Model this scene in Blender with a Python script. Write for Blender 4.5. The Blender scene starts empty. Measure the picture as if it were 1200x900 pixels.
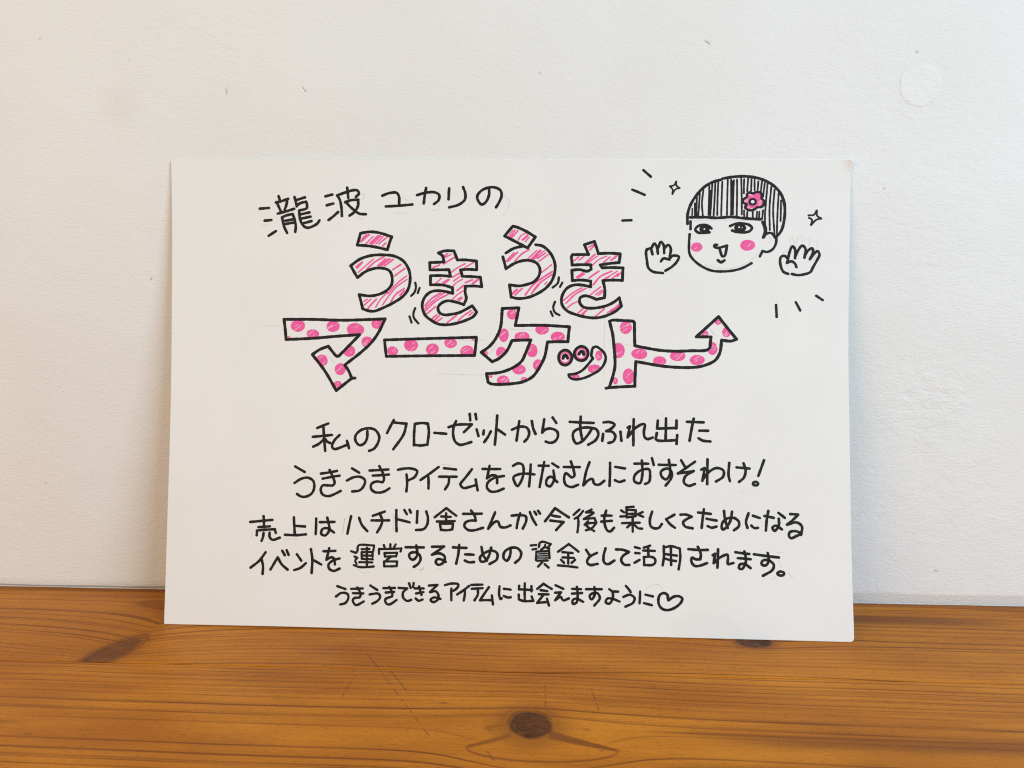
import bpy, math, random
import numpy as np
from mathutils import Vector
from mathutils.geometry import tessellate_polygon

random.seed(4)
SC = bpy.context.scene
COL = SC.collection

# ------------------------------------------------------------------ camera
cam_data = bpy.data.cameras.new("camera")
cam = bpy.data.objects.new("camera", cam_data)
COL.objects.link(cam)
cam.location = (0.022686, -0.492551, 0.220677)
cam.rotation_euler = (1.418515, -0.003490, 0.039160)
cam_data.sensor_width = 36.0
cam_data.lens = 36.0 * 899.84 / 1200.0
cam_data.clip_start = 0.01
cam_data.clip_end = 100.0
SC.camera = cam

# ------------------------------------------------------------------ world and lamps
world = bpy.data.worlds.new("World")
SC.world = world
world.use_nodes = True
bg = world.node_tree.nodes["Background"]
bg.inputs["Color"].default_value = (1.0, 0.97, 0.93, 1)
bg.inputs["Strength"].default_value = 0.30


def area(name, loc, target, sx, sy, power, color):
    d = bpy.data.lights.new(name, 'AREA')
    d.shape = 'RECTANGLE'
    d.size, d.size_y = sx, sy
    d.energy = power
    d.color = color
    o = bpy.data.objects.new(name, d)
    COL.objects.link(o)
    o.location = loc
    o.rotation_euler = (Vector(target) - Vector(loc)).to_track_quat('-Z', 'Y').to_euler()
    return o


area("window_light", (1.10, -1.15, 0.66), (0.05, 0, 0.10), 0.80, 0.80, 15.3, (0.71, 0.94, 1.12))
area("room_light", (-0.95, -1.10, 0.75), (0, 0, 0.15), 0.9, 0.9, 8.3, (1.0, 0.77, 0.50))

SC.view_settings.view_transform = 'Standard'
SC.view_settings.look = 'None'
SC.view_settings.exposure = 0.14
SC.view_settings.gamma = 1.0
SC.cycles.use_denoising = False
SC.cycles.filter_width = 1.1


# ------------------------------------------------------------------ node helpers
class NT:
    def __init__(self, name):
        self.m = bpy.data.materials.new(name)
        self.m.use_nodes = True
        self.t = self.m.node_tree
        self.b = self.t.nodes["Principled BSDF"]

    def n(self, kind, **kw):
        node = self.t.nodes.new(kind)
        for k, v in kw.items():
            if k in node.inputs.keys():
                node.inputs[k].default_value = v
            else:
                setattr(node, k, v)
        return node

    def l(self, a, b):
        self.t.links.new(a, b)

    def math(self, op, a, b=None, c=None, clamp=False):
        nd = self.t.nodes.new("ShaderNodeMath")
        nd.operation = op
        nd.use_clamp = clamp
        for i, v in enumerate((a, b, c)):
            if v is None:
                continue
            if isinstance(v, (int, float)):
                nd.inputs[i].default_value = v
            else:
                self.l(v, nd.inputs[i])
        return nd.outputs[0]

    def mix(self, fac, a, b):
        nd = self.t.nodes.new("ShaderNodeMix")
        nd.data_type = 'RGBA'
        for i, v in ((0, fac), (6, a), (7, b)):
            if isinstance(v, (int, float)):
                nd.inputs[i].default_value = v
            elif isinstance(v, tuple):
                nd.inputs[i].default_value = v
            else:
                self.l(v, nd.inputs[i])
        return nd.outputs[2]

    def ramp(self, fac, a, b, lo=0.0, hi=1.0):
        nd = self.t.nodes.new("ShaderNodeMapRange")
        nd.clamp = True
        self.l(fac, nd.inputs[0])
        nd.inputs[1].default_value = a
        nd.inputs[2].default_value = b
        nd.inputs[3].default_value = lo
        nd.inputs[4].default_value = hi
        return nd.outputs[0]

    def coords(self, scale=(1, 1, 1), loc=(0, 0, 0)):
        tc = self.t.nodes.new("ShaderNodeTexCoord")
        mp = self.t.nodes.new("ShaderNodeMapping")
        mp.inputs["Scale"].default_value = scale
        mp.inputs["Location"].default_value = loc
        self.l(tc.outputs["Object"], mp.inputs["Vector"])
        return mp.outputs[0]

    def noise(self, vec, scale, detail=3.0, rough=0.5, dist=0.0):
        nd = self.t.nodes.new("ShaderNodeTexNoise")
        nd.inputs["Scale"].default_value = scale
        nd.inputs["Detail"].default_value = detail
        nd.inputs["Roughness"].default_value = rough
        nd.inputs["Distortion"].default_value = dist
        self.l(vec, nd.inputs["Vector"])
        return nd.outputs["Fac"]

    def spot(self, vec, centre, r0, r1):
        """1 inside r0, fading to 0 at r1, around centre."""
        nd = self.t.nodes.new("ShaderNodeVectorMath")
        nd.operation = 'DISTANCE'
        self.l(vec, nd.inputs[0])
        nd.inputs[1].default_value = centre
        return self.ramp(nd.outputs["Value"], r0, r1, 1.0, 0.0)

    def bump(self, height, strength, dist, normal=None):
        nd = self.t.nodes.new("ShaderNodeBump")
        nd.inputs["Strength"].default_value = strength
        nd.inputs["Distance"].default_value = dist
        self.l(height, nd.inputs["Height"])
        if normal is not None:
            self.l(normal, nd.inputs["Normal"])
        return nd.outputs[0]


# ------------------------------------------------------------------ materials
def plaster_material():
    k = NT("painted_plaster")
    o = k.coords()
    big = k.noise(k.coords((1, 1, 1.3)), 7.0, 3, 0.55)
    tint = k.noise(k.coords((1, 1, 1), (3, 1, 7)), 11.0, 2, 0.5)
    col = k.mix(k.ramp(big, 0.35, 0.68), (0.825, 0.82, 0.80, 1), (0.855, 0.855, 0.845, 1))
    col = k.mix(k.ramp(tint, 0.45, 0.75, 0.0, 0.4), col, (0.83, 0.79, 0.77, 1))
    # soft grey thumb smudge and the pale round filled patch
    wob = k.n("ShaderNodeVectorMath", operation='ADD')
    k.l(o, wob.inputs[0])
    nz = k.n("ShaderNodeTexNoise")
    nz.inputs["Scale"].default_value = 60
    nz.inputs["Detail"].default_value = 2
    k.l(o, nz.inputs["Vector"])
    sub = k.n("ShaderNodeVectorMath", operation='SUBTRACT')
    k.l(nz.outputs["Color"], sub.inputs[0])
    sub.inputs[1].default_value = (0.5, 0.5, 0.5)
    scl = k.n("ShaderNodeVectorMath", operation='SCALE')
    k.l(sub.outputs[0], scl.inputs[0])
    scl.inputs["Scale"].default_value = 0.012
    k.l(scl.outputs[0], wob.inputs[1])
    w = wob.outputs[0]
    smudge = k.spot(w, (-0.241, -0.0022, 0.319), 0.002, 0.017)
    col = k.mix(k.math('MULTIPLY', smudge, 0.12), col, (0.50, 0.43, 0.37, 1))
    w2 = k.n("ShaderNodeVectorMath", operation='ADD')
    k.l(o, w2.inputs[0])
    scl2 = k.n("ShaderNodeVectorMath", operation='SCALE')
    k.l(sub.outputs[0], scl2.inputs[0])
    scl2.inputs["Scale"].default_value = 0.0045
    k.l(scl2.outputs[0], w2.inputs[1])
    w2 = w2.outputs[0]
    patch = k.spot(w2, (0.2475, -0.0022, 0.3285), 0.0112, 0.0126)
    col = k.mix(k.math('MULTIPLY', patch, 0.28), col, (0.89, 0.89, 0.87, 1))
    # fine specks of dirt, gated Voronoi cells
    vo = k.n("ShaderNodeTexVoronoi")
    vo.inputs["Scale"].default_value = 42
    k.l(o, vo.inputs["Vector"])
    sepc = k.n("ShaderNodeSeparateColor")
    k.l(vo.outputs["Color"], sepc.inputs[0])
    gate = k.math('GREATER_THAN', sepc.outputs[0], 0.62)
    size = k.math('MULTIPLY', sepc.outputs[1], 0.040)
    speck = k.math('MULTIPLY', k.math('LESS_THAN', vo.outputs["Distance"], size), gate)
    col = k.mix(k.math('MULTIPLY', speck, 0.32), col, (0.30, 0.26, 0.22, 1))
    k.l(col, k.b.inputs["Base Color"])
    k.b.inputs["Roughness"].default_value = 0.62
    k.b.inputs["Specular IOR Level"].default_value = 0.35
    # relief: horizontal brush grain, trowel waves, chips and the patch
    fine = k.noise(k.coords((1.0, 1.0, 2.6)), 330.0, 3, 0.6)
    mid = k.noise(k.coords((1.0, 1.0, 1.8)), 95.0, 3, 0.6, 0.4)
    wave = k.noise(k.coords(), 14.0, 2, 0.5)
    nrm = k.bump(wave, 0.25, 0.006)
    rough_area = k.math('ADD', k.ramp(k.noise(k.coords((1, 1, 1), (5, 0, 2)), 6.0, 2), 0.5, 0.72),
                        k.math('MULTIPLY', k.spot(w, (0.265, -0.0022, 0.140), 0.008, 0.035), 1.6))
    nrm = k.bump(k.math('MULTIPLY', mid, k.math('ADD', rough_area, 0.35)), 0.32, 0.0017, nrm)
    nrm = k.bump(fine, 0.55, 0.00060, nrm)
    vo2 = k.n("ShaderNodeTexVoronoi")
    vo2.inputs["Scale"].default_value = 36
    mp = k.n("ShaderNodeVectorMath", operation='ADD')
    k.l(w, mp.inputs[0])
    k.l(scl.outputs[0], mp.inputs[1])
    k.l(mp.outputs[0], vo2.inputs["Vector"])
    s2 = k.n("ShaderNodeSeparateColor")
    k.l(vo2.outputs["Color"], s2.inputs[0])
    g2 = k.math('GREATER_THAN', s2.outputs[2], 0.45)
    chip = k.math('MULTIPLY', k.ramp(vo2.outputs["Distance"], 0.02, 0.060, 1.0, 0.0), g2)
    nrm = k.bump(chip, 0.65, 0.0013, nrm)
    rim = k.math('SUBTRACT', k.spot(w2, (0.2475, -0.0022, 0.3285), 0.0114, 0.0128),
                 k.math('MULTIPLY', k.spot(w, (0.2450, -0.0022, 0.3315), 0.001, 0.0085), 0.6))
    nrm = k.bump(rim, 0.55, 0.0006, nrm)
    k.l(nrm, k.b.inputs["Normal"])
    return k.m


def paper_material():
    k = NT("drawing_paper")
    o = k.coords()
    big = k.noise(o, 16.0, 2)
    col = k.mix(k.ramp(big, 0.35, 0.7), (0.850, 0.841, 0.822, 1), (0.872, 0.867, 0.853, 1))
    grey_spot = k.spot(k.coords((1, 1, 1.6)), (0.123, -0.055, 0.005), 0.016, 0.024)  # faint soft-edged grey spot near the lower edge of the sheet
    col = k.mix(k.math('MULTIPLY', grey_spot, 0.12), col, (0.60, 0.61, 0.62, 1))
    k.l(col, k.b.inputs["Base Color"])
    k.b.inputs["Roughness"].default_value = 0.85
    k.b.inputs["Specular IOR Level"].default_value = 0.2
    fibre = k.noise(o, 900.0, 3, 0.6)
    wave = k.noise(o, 22.0, 2)
    nrm = k.bump(wave, 0.15, 0.002)
    nrm = k.bump(fibre, 0.18, 0.0001, nrm)
    k.l(nrm, k.b.inputs["Normal"])
    return k.m


def ink_material(name, c1, c2, rough=0.6, scale=260.0):
    k = NT(name)
    f = k.noise(k.coords(), scale, 3, 0.6)
    k.l(k.mix(k.ramp(f, 0.3, 0.7), c1 + (1,), c2 + (1,)), k.b.inputs["Base Color"])
    k.b.inputs["Roughness"].default_value = rough
    k.b.inputs["Specular IOR Level"].default_value = 0.25
    return k.m


def pine_material():
    k = NT("varnished_pine")
    def attr(name):
        a = k.n("ShaderNodeAttribute", attribute_name=name)
        return a.outputs["Fac"]
    late, knot, scr, tone = attr("late"), attr("knot"), attr("scratch"), attr("tone")
    fib = k.noise(k.coords((20, 900, 1)), 1.0, 4, 0.65)
    fib2 = k.noise(k.coords((60, 1900, 1)), 1.0, 2, 0.6)
    blot = k.noise(k.coords((7, 26, 1)), 1.0, 3, 0.55)
    base = k.mix(k.ramp(blot, 0.34, 0.66), (0.450, 0.138, 0.0060, 1), (0.67, 0.243, 0.0150, 1))
    base = k.mix(tone, base, (0.215, 0.060, 0.007, 1))
    base = k.mix(k.ramp(fib, 0.40, 0.72, 0.0, 0.28), base, (0.25, 0.080, 0.006, 1))
    base = k.mix(k.ramp(fib2, 0.55, 0.8, 0.0, 0.22), base, (0.55, 0.235, 0.030, 1))
    lat = k.math('MULTIPLY', late, k.ramp(k.noise(k.coords((9, 160, 1), (2, 5, 0)), 1.0, 3), 0.25, 0.7, 0.82, 1.0), clamp=True)
    base = k.mix(lat, base, (0.165, 0.040, 0.0045, 1))
    kn = k.noise(k.coords((90, 160, 1)), 1.0, 3, 0.6, 1.5)
    kcol = k.mix(k.ramp(kn, 0.35, 0.65), (0.032, 0.010, 0.004, 1), (0.125, 0.040, 0.012, 1))
    base = k.mix(knot, base, kcol)
    pore = k.noise(k.coords((210, 1500, 1), (4, 1, 0)), 1.0, 2, 0.5)
    base = k.mix(k.ramp(pore, 0.59, 0.70, 0.0, 0.50), base, (0.20, 0.058, 0.005, 1))
    fleck = k.noise(k.coords((55, 420, 1), (9, 3, 0)), 1.0, 2, 0.5)
    base = k.mix(k.ramp(fleck, 0.62, 0.74, 0.0, 0.22), base, (0.24, 0.080, 0.008, 1))
    base = k.mix(scr, base, (0.085, 0.030, 0.010, 1))
    k.l(base, k.b.inputs["Base Color"])
    r = k.ramp(k.noise(k.coords((3, 12, 1)), 1.0, 3), 0.3, 0.7, 0.30, 0.46)
    k.l(r, k.b.inputs["Roughness"])
    k.b.inputs["Specular IOR Level"].default_value = 0.13
    k.b.inputs["Coat Weight"].default_value = 0.0
    k.b.inputs["Coat Roughness"].default_value = 0.3
    nrm = k.bump(k.math('SUBTRACT', fib, k.math('MULTIPLY', late, 0.5)), 0.12, 0.0006)
    nrm = k.bump(k.math('MULTIPLY', scr, -1.0), 0.5, 0.0004, nrm)
    k.l(nrm, k.b.inputs["Normal"])
    return k.m


M = {
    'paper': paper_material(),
    'ink': ink_material("black_marker_ink", (0.008, 0.007, 0.007), (0.016, 0.014, 0.014)),
    'pink': ink_material("pink_marker_ink", (0.90, 0.105, 0.350), (0.92, 0.150, 0.410), 0.7, 420.0),
    'streak': ink_material("pale_pink_ink", (0.88, 0.46, 0.60), (0.89, 0.58, 0.70), 0.8, 420.0),
    'pencil': ink_material("faint_pencil", (0.66, 0.64, 0.62), (0.80, 0.78, 0.76), 0.8, 700.0),
    'white': ink_material("bare_paper_white", (0.850, 0.841, 0.822), (0.872, 0.867, 0.853), 0.85),
}


# ------------------------------------------------------------------ object helpers
def link_mesh(name, verts, faces, mats, parent=None, smooth=False, mat_index=None):
    me = bpy.data.meshes.new(name)
    me.from_pydata([tuple(v) for v in verts], [], faces)
    for m in mats:
        me.materials.append(m)
    if mat_index is not None:
        me.polygons.foreach_set("material_index", mat_index)
    if smooth:
        me.polygons.foreach_set("use_smooth", [True] * len(me.polygons))
    me.update()
    o = bpy.data.objects.new(name, me)
    COL.objects.link(o)
    if parent is not None:
        o.parent = parent
        o.matrix_parent_inverse = Vector((0, 0, 0)) and parent.matrix_world.inverted() or parent.matrix_world.inverted()
    return o


# ------------------------------------------------------------------ wall
WALL_Y = -0.0022


def build_wall():
    """Plaster wall whose lowest strip tucks back a little where it meets the shelf."""
    xs = np.concatenate([np.linspace(-2.4, -0.5, 12)[:-1], np.linspace(-0.5, 0.5, 121), np.linspace(0.5, 2.4, 12)[1:]])
    verts, faces = [], []
    prof_n = 7
    for x in xs:
        t = min(1, max(0, (x + 0.36) / 0.70))
        h = 0.0046 + 0.0032 * t + 0.0004 * math.sin(x * 31 + 1) + 0.0002 * math.sin(x * 83)
        soft = 0.0022 - 0.0012 * t
        prof = [(0.0, -0.0400), (0.0, 0.0), (0.0, 0.0),
                (WALL_Y * 0.78, h - soft * 1.3), (WALL_Y * 0.93, h - soft * 0.3), (WALL_Y, h + soft * 0.8), (WALL_Y, 1.9)]
        prof[1] = (0.0, 0.0)
        prof[2] = (WALL_Y * 0.3, (h - soft * 1.3) * 0.38)
        for (y, z) in prof:
            verts.append((x, y, z))
    n = len(xs)
    for i in range(n - 1):
        for j in range(prof_n - 1):
            a = i * prof_n + j
            faces.append((a, a + prof_n, a + prof_n + 1, a + 1))
    # thickness behind
    base = len(verts)
    for x in (xs[0], xs[-1]):
        verts.append((x, 0.12, -0.04))
        verts.append((x, 0.12, 1.9))
    L = [j for j in range(prof_n)]
    R = [(n - 1) * prof_n + j for j in range(prof_n)]
    faces.append((base, base + 1, base + 3, base + 2))
    faces.append(tuple([base] + L + [base + 1]))
    faces.append(tuple([base + 3] + R[::-1] + [base + 2]))
    faces.append(tuple([base + 1] + [i * prof_n + prof_n - 1 for i in range(n)] + [base + 3]))
    o = link_mesh("wall", verts, faces, [plaster_material()])
    o["kind"] = "structure"
    o["label"] = "white painted plaster wall with small chips behind the sign"
    o["category"] = "wall"
    return o


build_wall()

# ------------------------------------------------------------------ pine shelf
PINE = pine_material()
shelf = bpy.data.objects.new("wooden_shelf", None)
COL.objects.link(shelf)
shelf.empty_display_size = 0.1
shelf["label"] = "orange varnished pine board with dark knots below the leaning paper sign"
shelf["category"] = "shelf"


def smooth1d(n, k, rng):
    a = rng.normal(size=n + 4 * k)
    ker = np.hanning(2 * k + 1)
    ker /= ker.sum()
    s = np.convolve(a, ker, mode='same')[2 * k:2 * k + n]
    return s / (s.std() + 1e-9)


def build_plank(idx, y0, y1, major, knots, spots, seed, fine_gap, tilt, scratches=(), warp=None):
    """One board of the shelf: y0 (wall side) down to y1; grain, knots and scratches go into attributes."""
    rng = np.random.default_rng(seed)
    xs = np.concatenate([np.linspace(-0.9, -0.38, 60)[:-1], np.linspace(-0.38, 0.38, 1086 if idx < 2 else 320), np.linspace(0.38, 0.9, 60)[1:]])
    ny = int(round((y0 - y1) / (0.00038 if idx < 2 else 0.0007)))
    ys = np.linspace(y0, y1, ny)
    X, Y = np.meshgrid(xs, ys)
    # warped grain coordinate
    G = Y + tilt * X
    wx = smooth1d(len(xs), 160, rng) * 0.0012 + smooth1d(len(xs), 40, rng) * 0.00010
    wx2 = smooth1d(len(xs), 190, rng) * 0.0012
    mixy = (Y - y1) / (y0 - y1)
    G = G + wx[None, :] * mixy + wx2[None, :] * (1 - mixy)
    if warp is not None:
        G = G + warp(X, Y)
    for (kx, ky, amp, sx, ly, skew) in knots:
        dx = X - kx
        v = Y - ky - skew * dx * np.exp(-(dx / (sx * 1.6)) ** 2)
        sgn = np.tanh(v / (ly * 0.18))
        G = G - amp * np.exp(-np.abs(dx / sx) ** 1.6) * sgn * np.exp(-np.abs(v) / ly)
    late = np.zeros_like(G)
    # fine rings
    g = y0 + 0.02
    lines = []
    while g > y1 - 0.02:
        gap = fine_gap((g - y1) / (y0 - y1)) * rng.uniform(0.7, 1.35)
        g -= gap
        lines.append((g, rng.uniform(0.18, 0.72), min(0.0019, gap * 0.38)))
    lines += major
    for (c, s, wdt) in lines:
        wdt, s = wdt * 0.68, min(1.0, s * 1.25)
        d = G - c
        prof = np.where(d < 0, np.exp(-(d / (wdt * 0.38)) ** 2), np.maximum(np.exp(-(d / (wdt * 0.55)) ** 2), 0.26 * np.exp(-np.abs(d / (wdt * 2.2)))))
        mod = 1 + 0.20 * smooth1d(len(xs), 70, rng)[None, :]
        late = np.maximum(late, np.clip(s * mod, 0, 1) * prof)
    knot = np.zeros_like(G)
    tone = np.zeros_like(G)
    for f in spots:
        kn, tn, lt = f(X, Y)[:3]
        if f is lens_centre:
            late = late * (1 - 0.85 * f(X, Y)[3])
        knot = np.maximum(knot, kn)
        tone = np.maximum(tone, tn)
        late = np.maximum(late, lt)
    scr = np.zeros_like(G)
    for (ax, ay, bx, by, wdt, dash) in scratches:
        ex, ey = bx - ax, by - ay
        L = math.hypot(ex, ey)
        t = ((X - ax) * ex + (Y - ay) * ey) / L ** 2
        dist = np.abs((X - ax) * ey - (Y - ay) * ex) / L
        on = (t > 0) & (t < 1)
        pat = 0.62 + 0.38 * np.sin(t * dash * 6.283 + 1.0 + 2.2 * np.sin(t * 11)) if dash else 1.0
        scr = np.maximum(scr, on * np.clip(1.25 - dist / wdt, 0, 1) * np.clip(pat * 1.2 - 0.25, 0, 1) * 0.70)
    # random tiny nicks
    for _ in range(26):
        cx, cy = rng.uniform(-0.4, 0.4), rng.uniform(y1, y0)
        rx, ry = rng.uniform(0.0008, 0.0032), rng.uniform(0.0003, 0.0007)
        scr = np.maximum(scr, np.clip(1.3 - np.hypot((X - cx) / rx, (Y - cy) / ry), 0, 1) * rng.uniform(0.25, 0.7))
    # geometry, with barely eased long edges
    Z = np.zeros_like(G)
    e = np.minimum(Y - y1, y0 - Y)
    Z -= 0.00022 * np.clip(1 - e / 0.0009, 0, 1) ** 2
    Z += 0.00010 * smooth1d(len(xs), 40, rng)[None, :] * 0.5
    nx = len(xs)
    co = np.stack([X, Y, Z], -1).reshape(-1, 3)
    idx2 = np.arange(ny * nx).reshape(ny, nx)
    quads = np.stack([idx2[:-1, :-1], idx2[1:, :-1], idx2[1:, 1:], idx2[:-1, 1:]], -1).reshape(-1, 4)
    # sides and underside
    b = len(co)
    xl, xr = xs[0], xs[-1]
    low = np.array([(xl, y0, -0.028), (xr, y0, -0.028), (xr, y1, -0.028), (xl, y1, -0.028)])
    allv = np.concatenate([co, low])
    faces = [tuple(q) for q in quads.tolist()]
    faces.append((b, b + 1, b + 2, b + 3))
    faces.append(tuple([b + 1, b] + idx2[0, :].tolist()))
    faces.append(tuple([b + 3, b + 2] + idx2[-1, ::-1].tolist()))
    faces.append(tuple([b, b + 3] + idx2[::-1, 0].tolist()))
    faces.append(tuple([b + 2, b + 1] + idx2[:, -1].tolist()))
    me = bpy.data.meshes.new("plank")
    me.from_pydata(allv.tolist(), [], faces)
    me.materials.append(PINE)
    sm = [True] * len(quads) + [False] * 5
    me.polygons.foreach_set("use_smooth", sm)
    for nm, arr in (("late", late), ("knot", knot), ("scratch", scr), ("tone", tone)):
        at = me.attributes.new(nm, 'FLOAT', 'POINT')
        full = np.zeros(len(allv), np.float32)
        full[:b] = np.clip(arr, 0, 1).ravel()
        at.data.foreach_set("value", full)
    me.update()
    o = bpy.data.objects.new("plank", me)
    COL.objects.link(o)
    o.parent = shelf
    return o


def ell(X, Y, cx, cy, rx, ry, rot=0.0):
    c, s = math.cos(rot), math.sin(rot)
    dx, dy = X - cx, Y - cy
    return np.hypot((dx * c + dy * s) / rx, (-dx * s + dy * c) / ry)


def sst(a, b, x):
    t = np.clip((x - a) / (b - a), 0, 1)
    return t * t * (3 - 2 * t)


def knot_left(X, Y):          # slanted wedge knot cut off by the seam
    d = ell(X, Y, -0.2235, -0.0890, 0.0235, 0.0098, 1.17)
    k = sst(1.0, 0.80, d) * (0.62 + 0.25 * sst(-0.224, -0.236, X))
    tn = sst(2.0, 0.9, d) * 0.35
    lt = np.exp(-((d - 1.02) / 0.10) ** 2) * 0.7
    return k, tn, lt


def spike_warp(X, Y):         # rings dip along the slanted branch on the left
    dx = X + 0.2190 - 0.30 * (Y + 0.070)
    a = np.where(dx < 0, 0.017 * np.exp(-np.abs(dx) / 0.050), 0.017 * np.exp(-np.abs(dx) / 0.032))
    return a * sst(-0.016, -0.055, Y) * (1 - 0.55 * sst(-0.085, -0.1, Y))


def knot_right(X, Y):         # dark half knot peeping out from under the paper
    d = ell(X, Y, 0.1505, -0.0585, 0.0125, 0.0085)
    return sst(1.0, 0.75, d) * 0.95, sst(1.8, 0.9, d) * 0.3, np.exp(-((d - 1.02) / 0.12) ** 2) * 0.5


def streak_right(X, Y):       # brown band at the wall side, right of the paper
    yy = Y + 0.0265 + 0.02 * (X - 0.28)
    t = np.exp(-(yy / 0.0062) ** 4) * sst(0.335, 0.27, X) * sst(0.10, 0.2, X)
    return np.zeros_like(X), t * 0.85, np.zeros_like(X)


def streak_corner(X, Y):      # dark tongue beside the lower left corner of the paper
    d = ell(X, Y, -0.185, -0.030, 0.055, 0.0085, -0.12)
    return np.zeros_like(X), sst(1.15, 0.5, d) * 0.8, np.exp(-((d - 1.0) / 0.10) ** 2) * 0.55


def edge_dark(X, Y):          # dark ring along the wall side edge
    return np.zeros_like(X), sst(-0.010, -0.001, Y) * 0.75, np.exp(-((Y + 0.0085 + 0.004 * np.sin(X * 9)) / 0.0011) ** 2) * 0.5


def knot_centre(X, Y):        # oval knot, growth rings and a few radial cracks inside, pale halo round it
    ang = np.arctan2(Y + 0.1478, X - 0.0190)
    d = ell(X, Y, 0.0190, -0.1478, 0.0112, 0.0114) * (1 + 0.035 * np.sin(2 * ang + 0.6) + 0.025 * np.sin(5 * ang))
    rings = 0.5 + 0.5 * np.sin(d * 24 + 1.2 * np.sin(3 * ang))
    crack = np.exp(-(np.sin(1.5 * ang + 0.7) / 0.10) ** 2) * sst(0.15, 0.4, d) * sst(0.95, 0.7, d)
    k = sst(1.0, 0.84, d) * (0.84 + 0.08 * rings + 0.12 * crack) + 0.25 * np.exp(-((d - 0.95) / 0.06) ** 2)
    lt = np.exp(-((d - 1.30) / 0.05) ** 2) * 0.35 * (Y > -0.1478) + np.exp(-((d - 1.04) / 0.06) ** 2) * 0.8
    return k, sst(2.3, 1.0, d) * 0.50, lt


def lens_centre(X, Y):        # cathedral figure below the knot
    u = (X - 0.0245) / 0.0350
    top = -0.1665 + 0.0085 * np.clip(1 - u * u, 0, 1) ** 1.3
    bot = -0.1668 - 0.0092 * np.sqrt(np.clip(1 - u * u, 0, 1))
    ins = (np.abs(u) < 1)
    lt = ins * np.exp(-((Y - bot) / 0.0008) ** 2) * 0.75

    def limb(xa, ya, xb, yb, w0, w1, bend):
        t = (X - xa) / (xb - xa)
        tc = np.clip(t, 0, 1)
        yc = ya + (yb - ya) * tc ** bend
        d = np.abs(Y - yc) / (w0 + (w1 - w0) * tc)
        on = sst(-0.06, 0.06, t) * sst(1.05, 0.93, t)
        return on * sst(1.15, 0.55, d), on * np.exp(-((d - 0.95) / 0.28) ** 2) * 0.55

    ra, rl = limb(0.0270, -0.1545, 0.0605, -0.1668, 0.0034, 0.0008, 0.85)
    la, ll = limb(0.0105, -0.1560, -0.0110, -0.1670, 0.0016, 0.0011, 0.9)
    limb_all = np.maximum(ra * 0.9, la * 0.75)
    lt = np.maximum(lt, np.maximum(rl, ll))
    inner = ins * sst(-0.0035, 0.0, top - Y + 0.014 * np.clip(1 - u * u, 0, 1)) * sst(-0.001, 0.002, Y - bot)
    return np.zeros_like(X), limb_all, lt, inner


def cathedral_warp(X, Y):     # rings below the knot bulge round the cathedral figure
    e = np.exp(-((X - 0.0245) / 0.036) ** 2)
    return 0.015 * e * sst(-0.146, -0.162, Y) * np.exp(-np.maximum(0, -0.176 - Y) / 0.030)


def streak_left(X, Y):
    d = ell(X, Y, -0.262, -0.1575, 0.045, 0.0045, 0.03)
    return sst(1.0, 0.3, d) * 0.45, np.zeros_like(X), np.zeros_like(X)


def band_right(X, Y):
    yy = Y + 0.1545 + 0.010 * np.sin((X - 0.05) * 9) * 0.3
    t = np.exp(-(yy / 0.0052) ** 2) * sst(0.08, 0.16, X)
    yy2 = Y + 0.1790
    t2 = np.exp(-(yy2 / 0.0045) ** 2) * sst(0.06, 0.13, X)
    return np.zeros_like(X), np.maximum(t, t2) * 0.75, np.exp(-((yy - 0.0042) / 0.0013) ** 2) * sst(0.06, 0.1, X) * 0.7


build_plank(0, -0.0010, -0.0992,
            [(-0.0165, 0.6, 0.0011), (-0.036, 0.75, 0.0013), (-0.0405, 0.55, 0.0010), (-0.048, 0.5, 0.0012), (-0.0555, 0.55, 0.0012),
             (-0.0635, 0.6, 0.0011), (-0.0710, 0.45, 0.0010), (-0.0772, 0.4, 0.0010)],
            [(0.1505, -0.0585, 0.0105, 0.040, 0.018, 0.0)],
            [knot_left, knot_right, streak_right, streak_corner, edge_dark],
            11, lambda t: 0.0062 if t > 0.45 else 0.0042, 0.004,
            [(-0.076, -0.083, -0.066, -0.0985, 0.0004, 0)], spike_warp)
build_plank(1, -0.0996, -0.2048,
            [(-0.1055, 0.5, 0.0010), (-0.1105, 0.45, 0.0010), (-0.1168, 0.6, 0.0012), (-0.1225, 0.65, 0.0011), (-0.1275, 0.5, 0.0011),
             (-0.1390, 0.95, 0.0024), (-0.1452, 0.45, 0.0010), (-0.1775, 0.9, 0.0024), (-0.1838, 0.6, 0.0013), (-0.1885, 0.7, 0.0012)],
            [(0.0190, -0.1478, 0.0085, 0.034, 0.016, 0.0)],
            [knot_centre, lens_centre, streak_left, band_right],
            23, lambda t: 0.0046 if t > 0.68 else (0.0075 if t > 0.5 else 0.0125), 0.016,
            [(-0.0655, -0.0998, -0.0280, -0.1610, 0.00042, 9), (-0.0590, -0.1010, -0.0470, -0.1200, 0.0004, 0),
             (0.0265, -0.1090, 0.0262, -0.1345, 0.00045, 5), (0.0505, -0.1145, 0.0540, -0.1400, 0.00050, 4),
             (-0.0770, -0.1060, -0.0800, -0.1380, 0.00040, 3), (-0.0010, -0.1690, 0.0030, -0.176, 0.0004, 0)], cathedral_warp)
build_plank(2, -0.2052, -0.3100, [(-0.23, 0.7, 0.0014), (-0.26, 0.8, 0.0014), (-0.285, 0.6, 0.0012)], [], [],
            37, lambda t: 0.0048, -0.01)
build_plank(3, -0.3104, -0.4150, [(-0.33, 0.7, 0.0014), (-0.37, 0.8, 0.0014), (-0.40, 0.6, 0.0012)], [], [],
            41, lambda t: 0.0042, 0.008)

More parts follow.
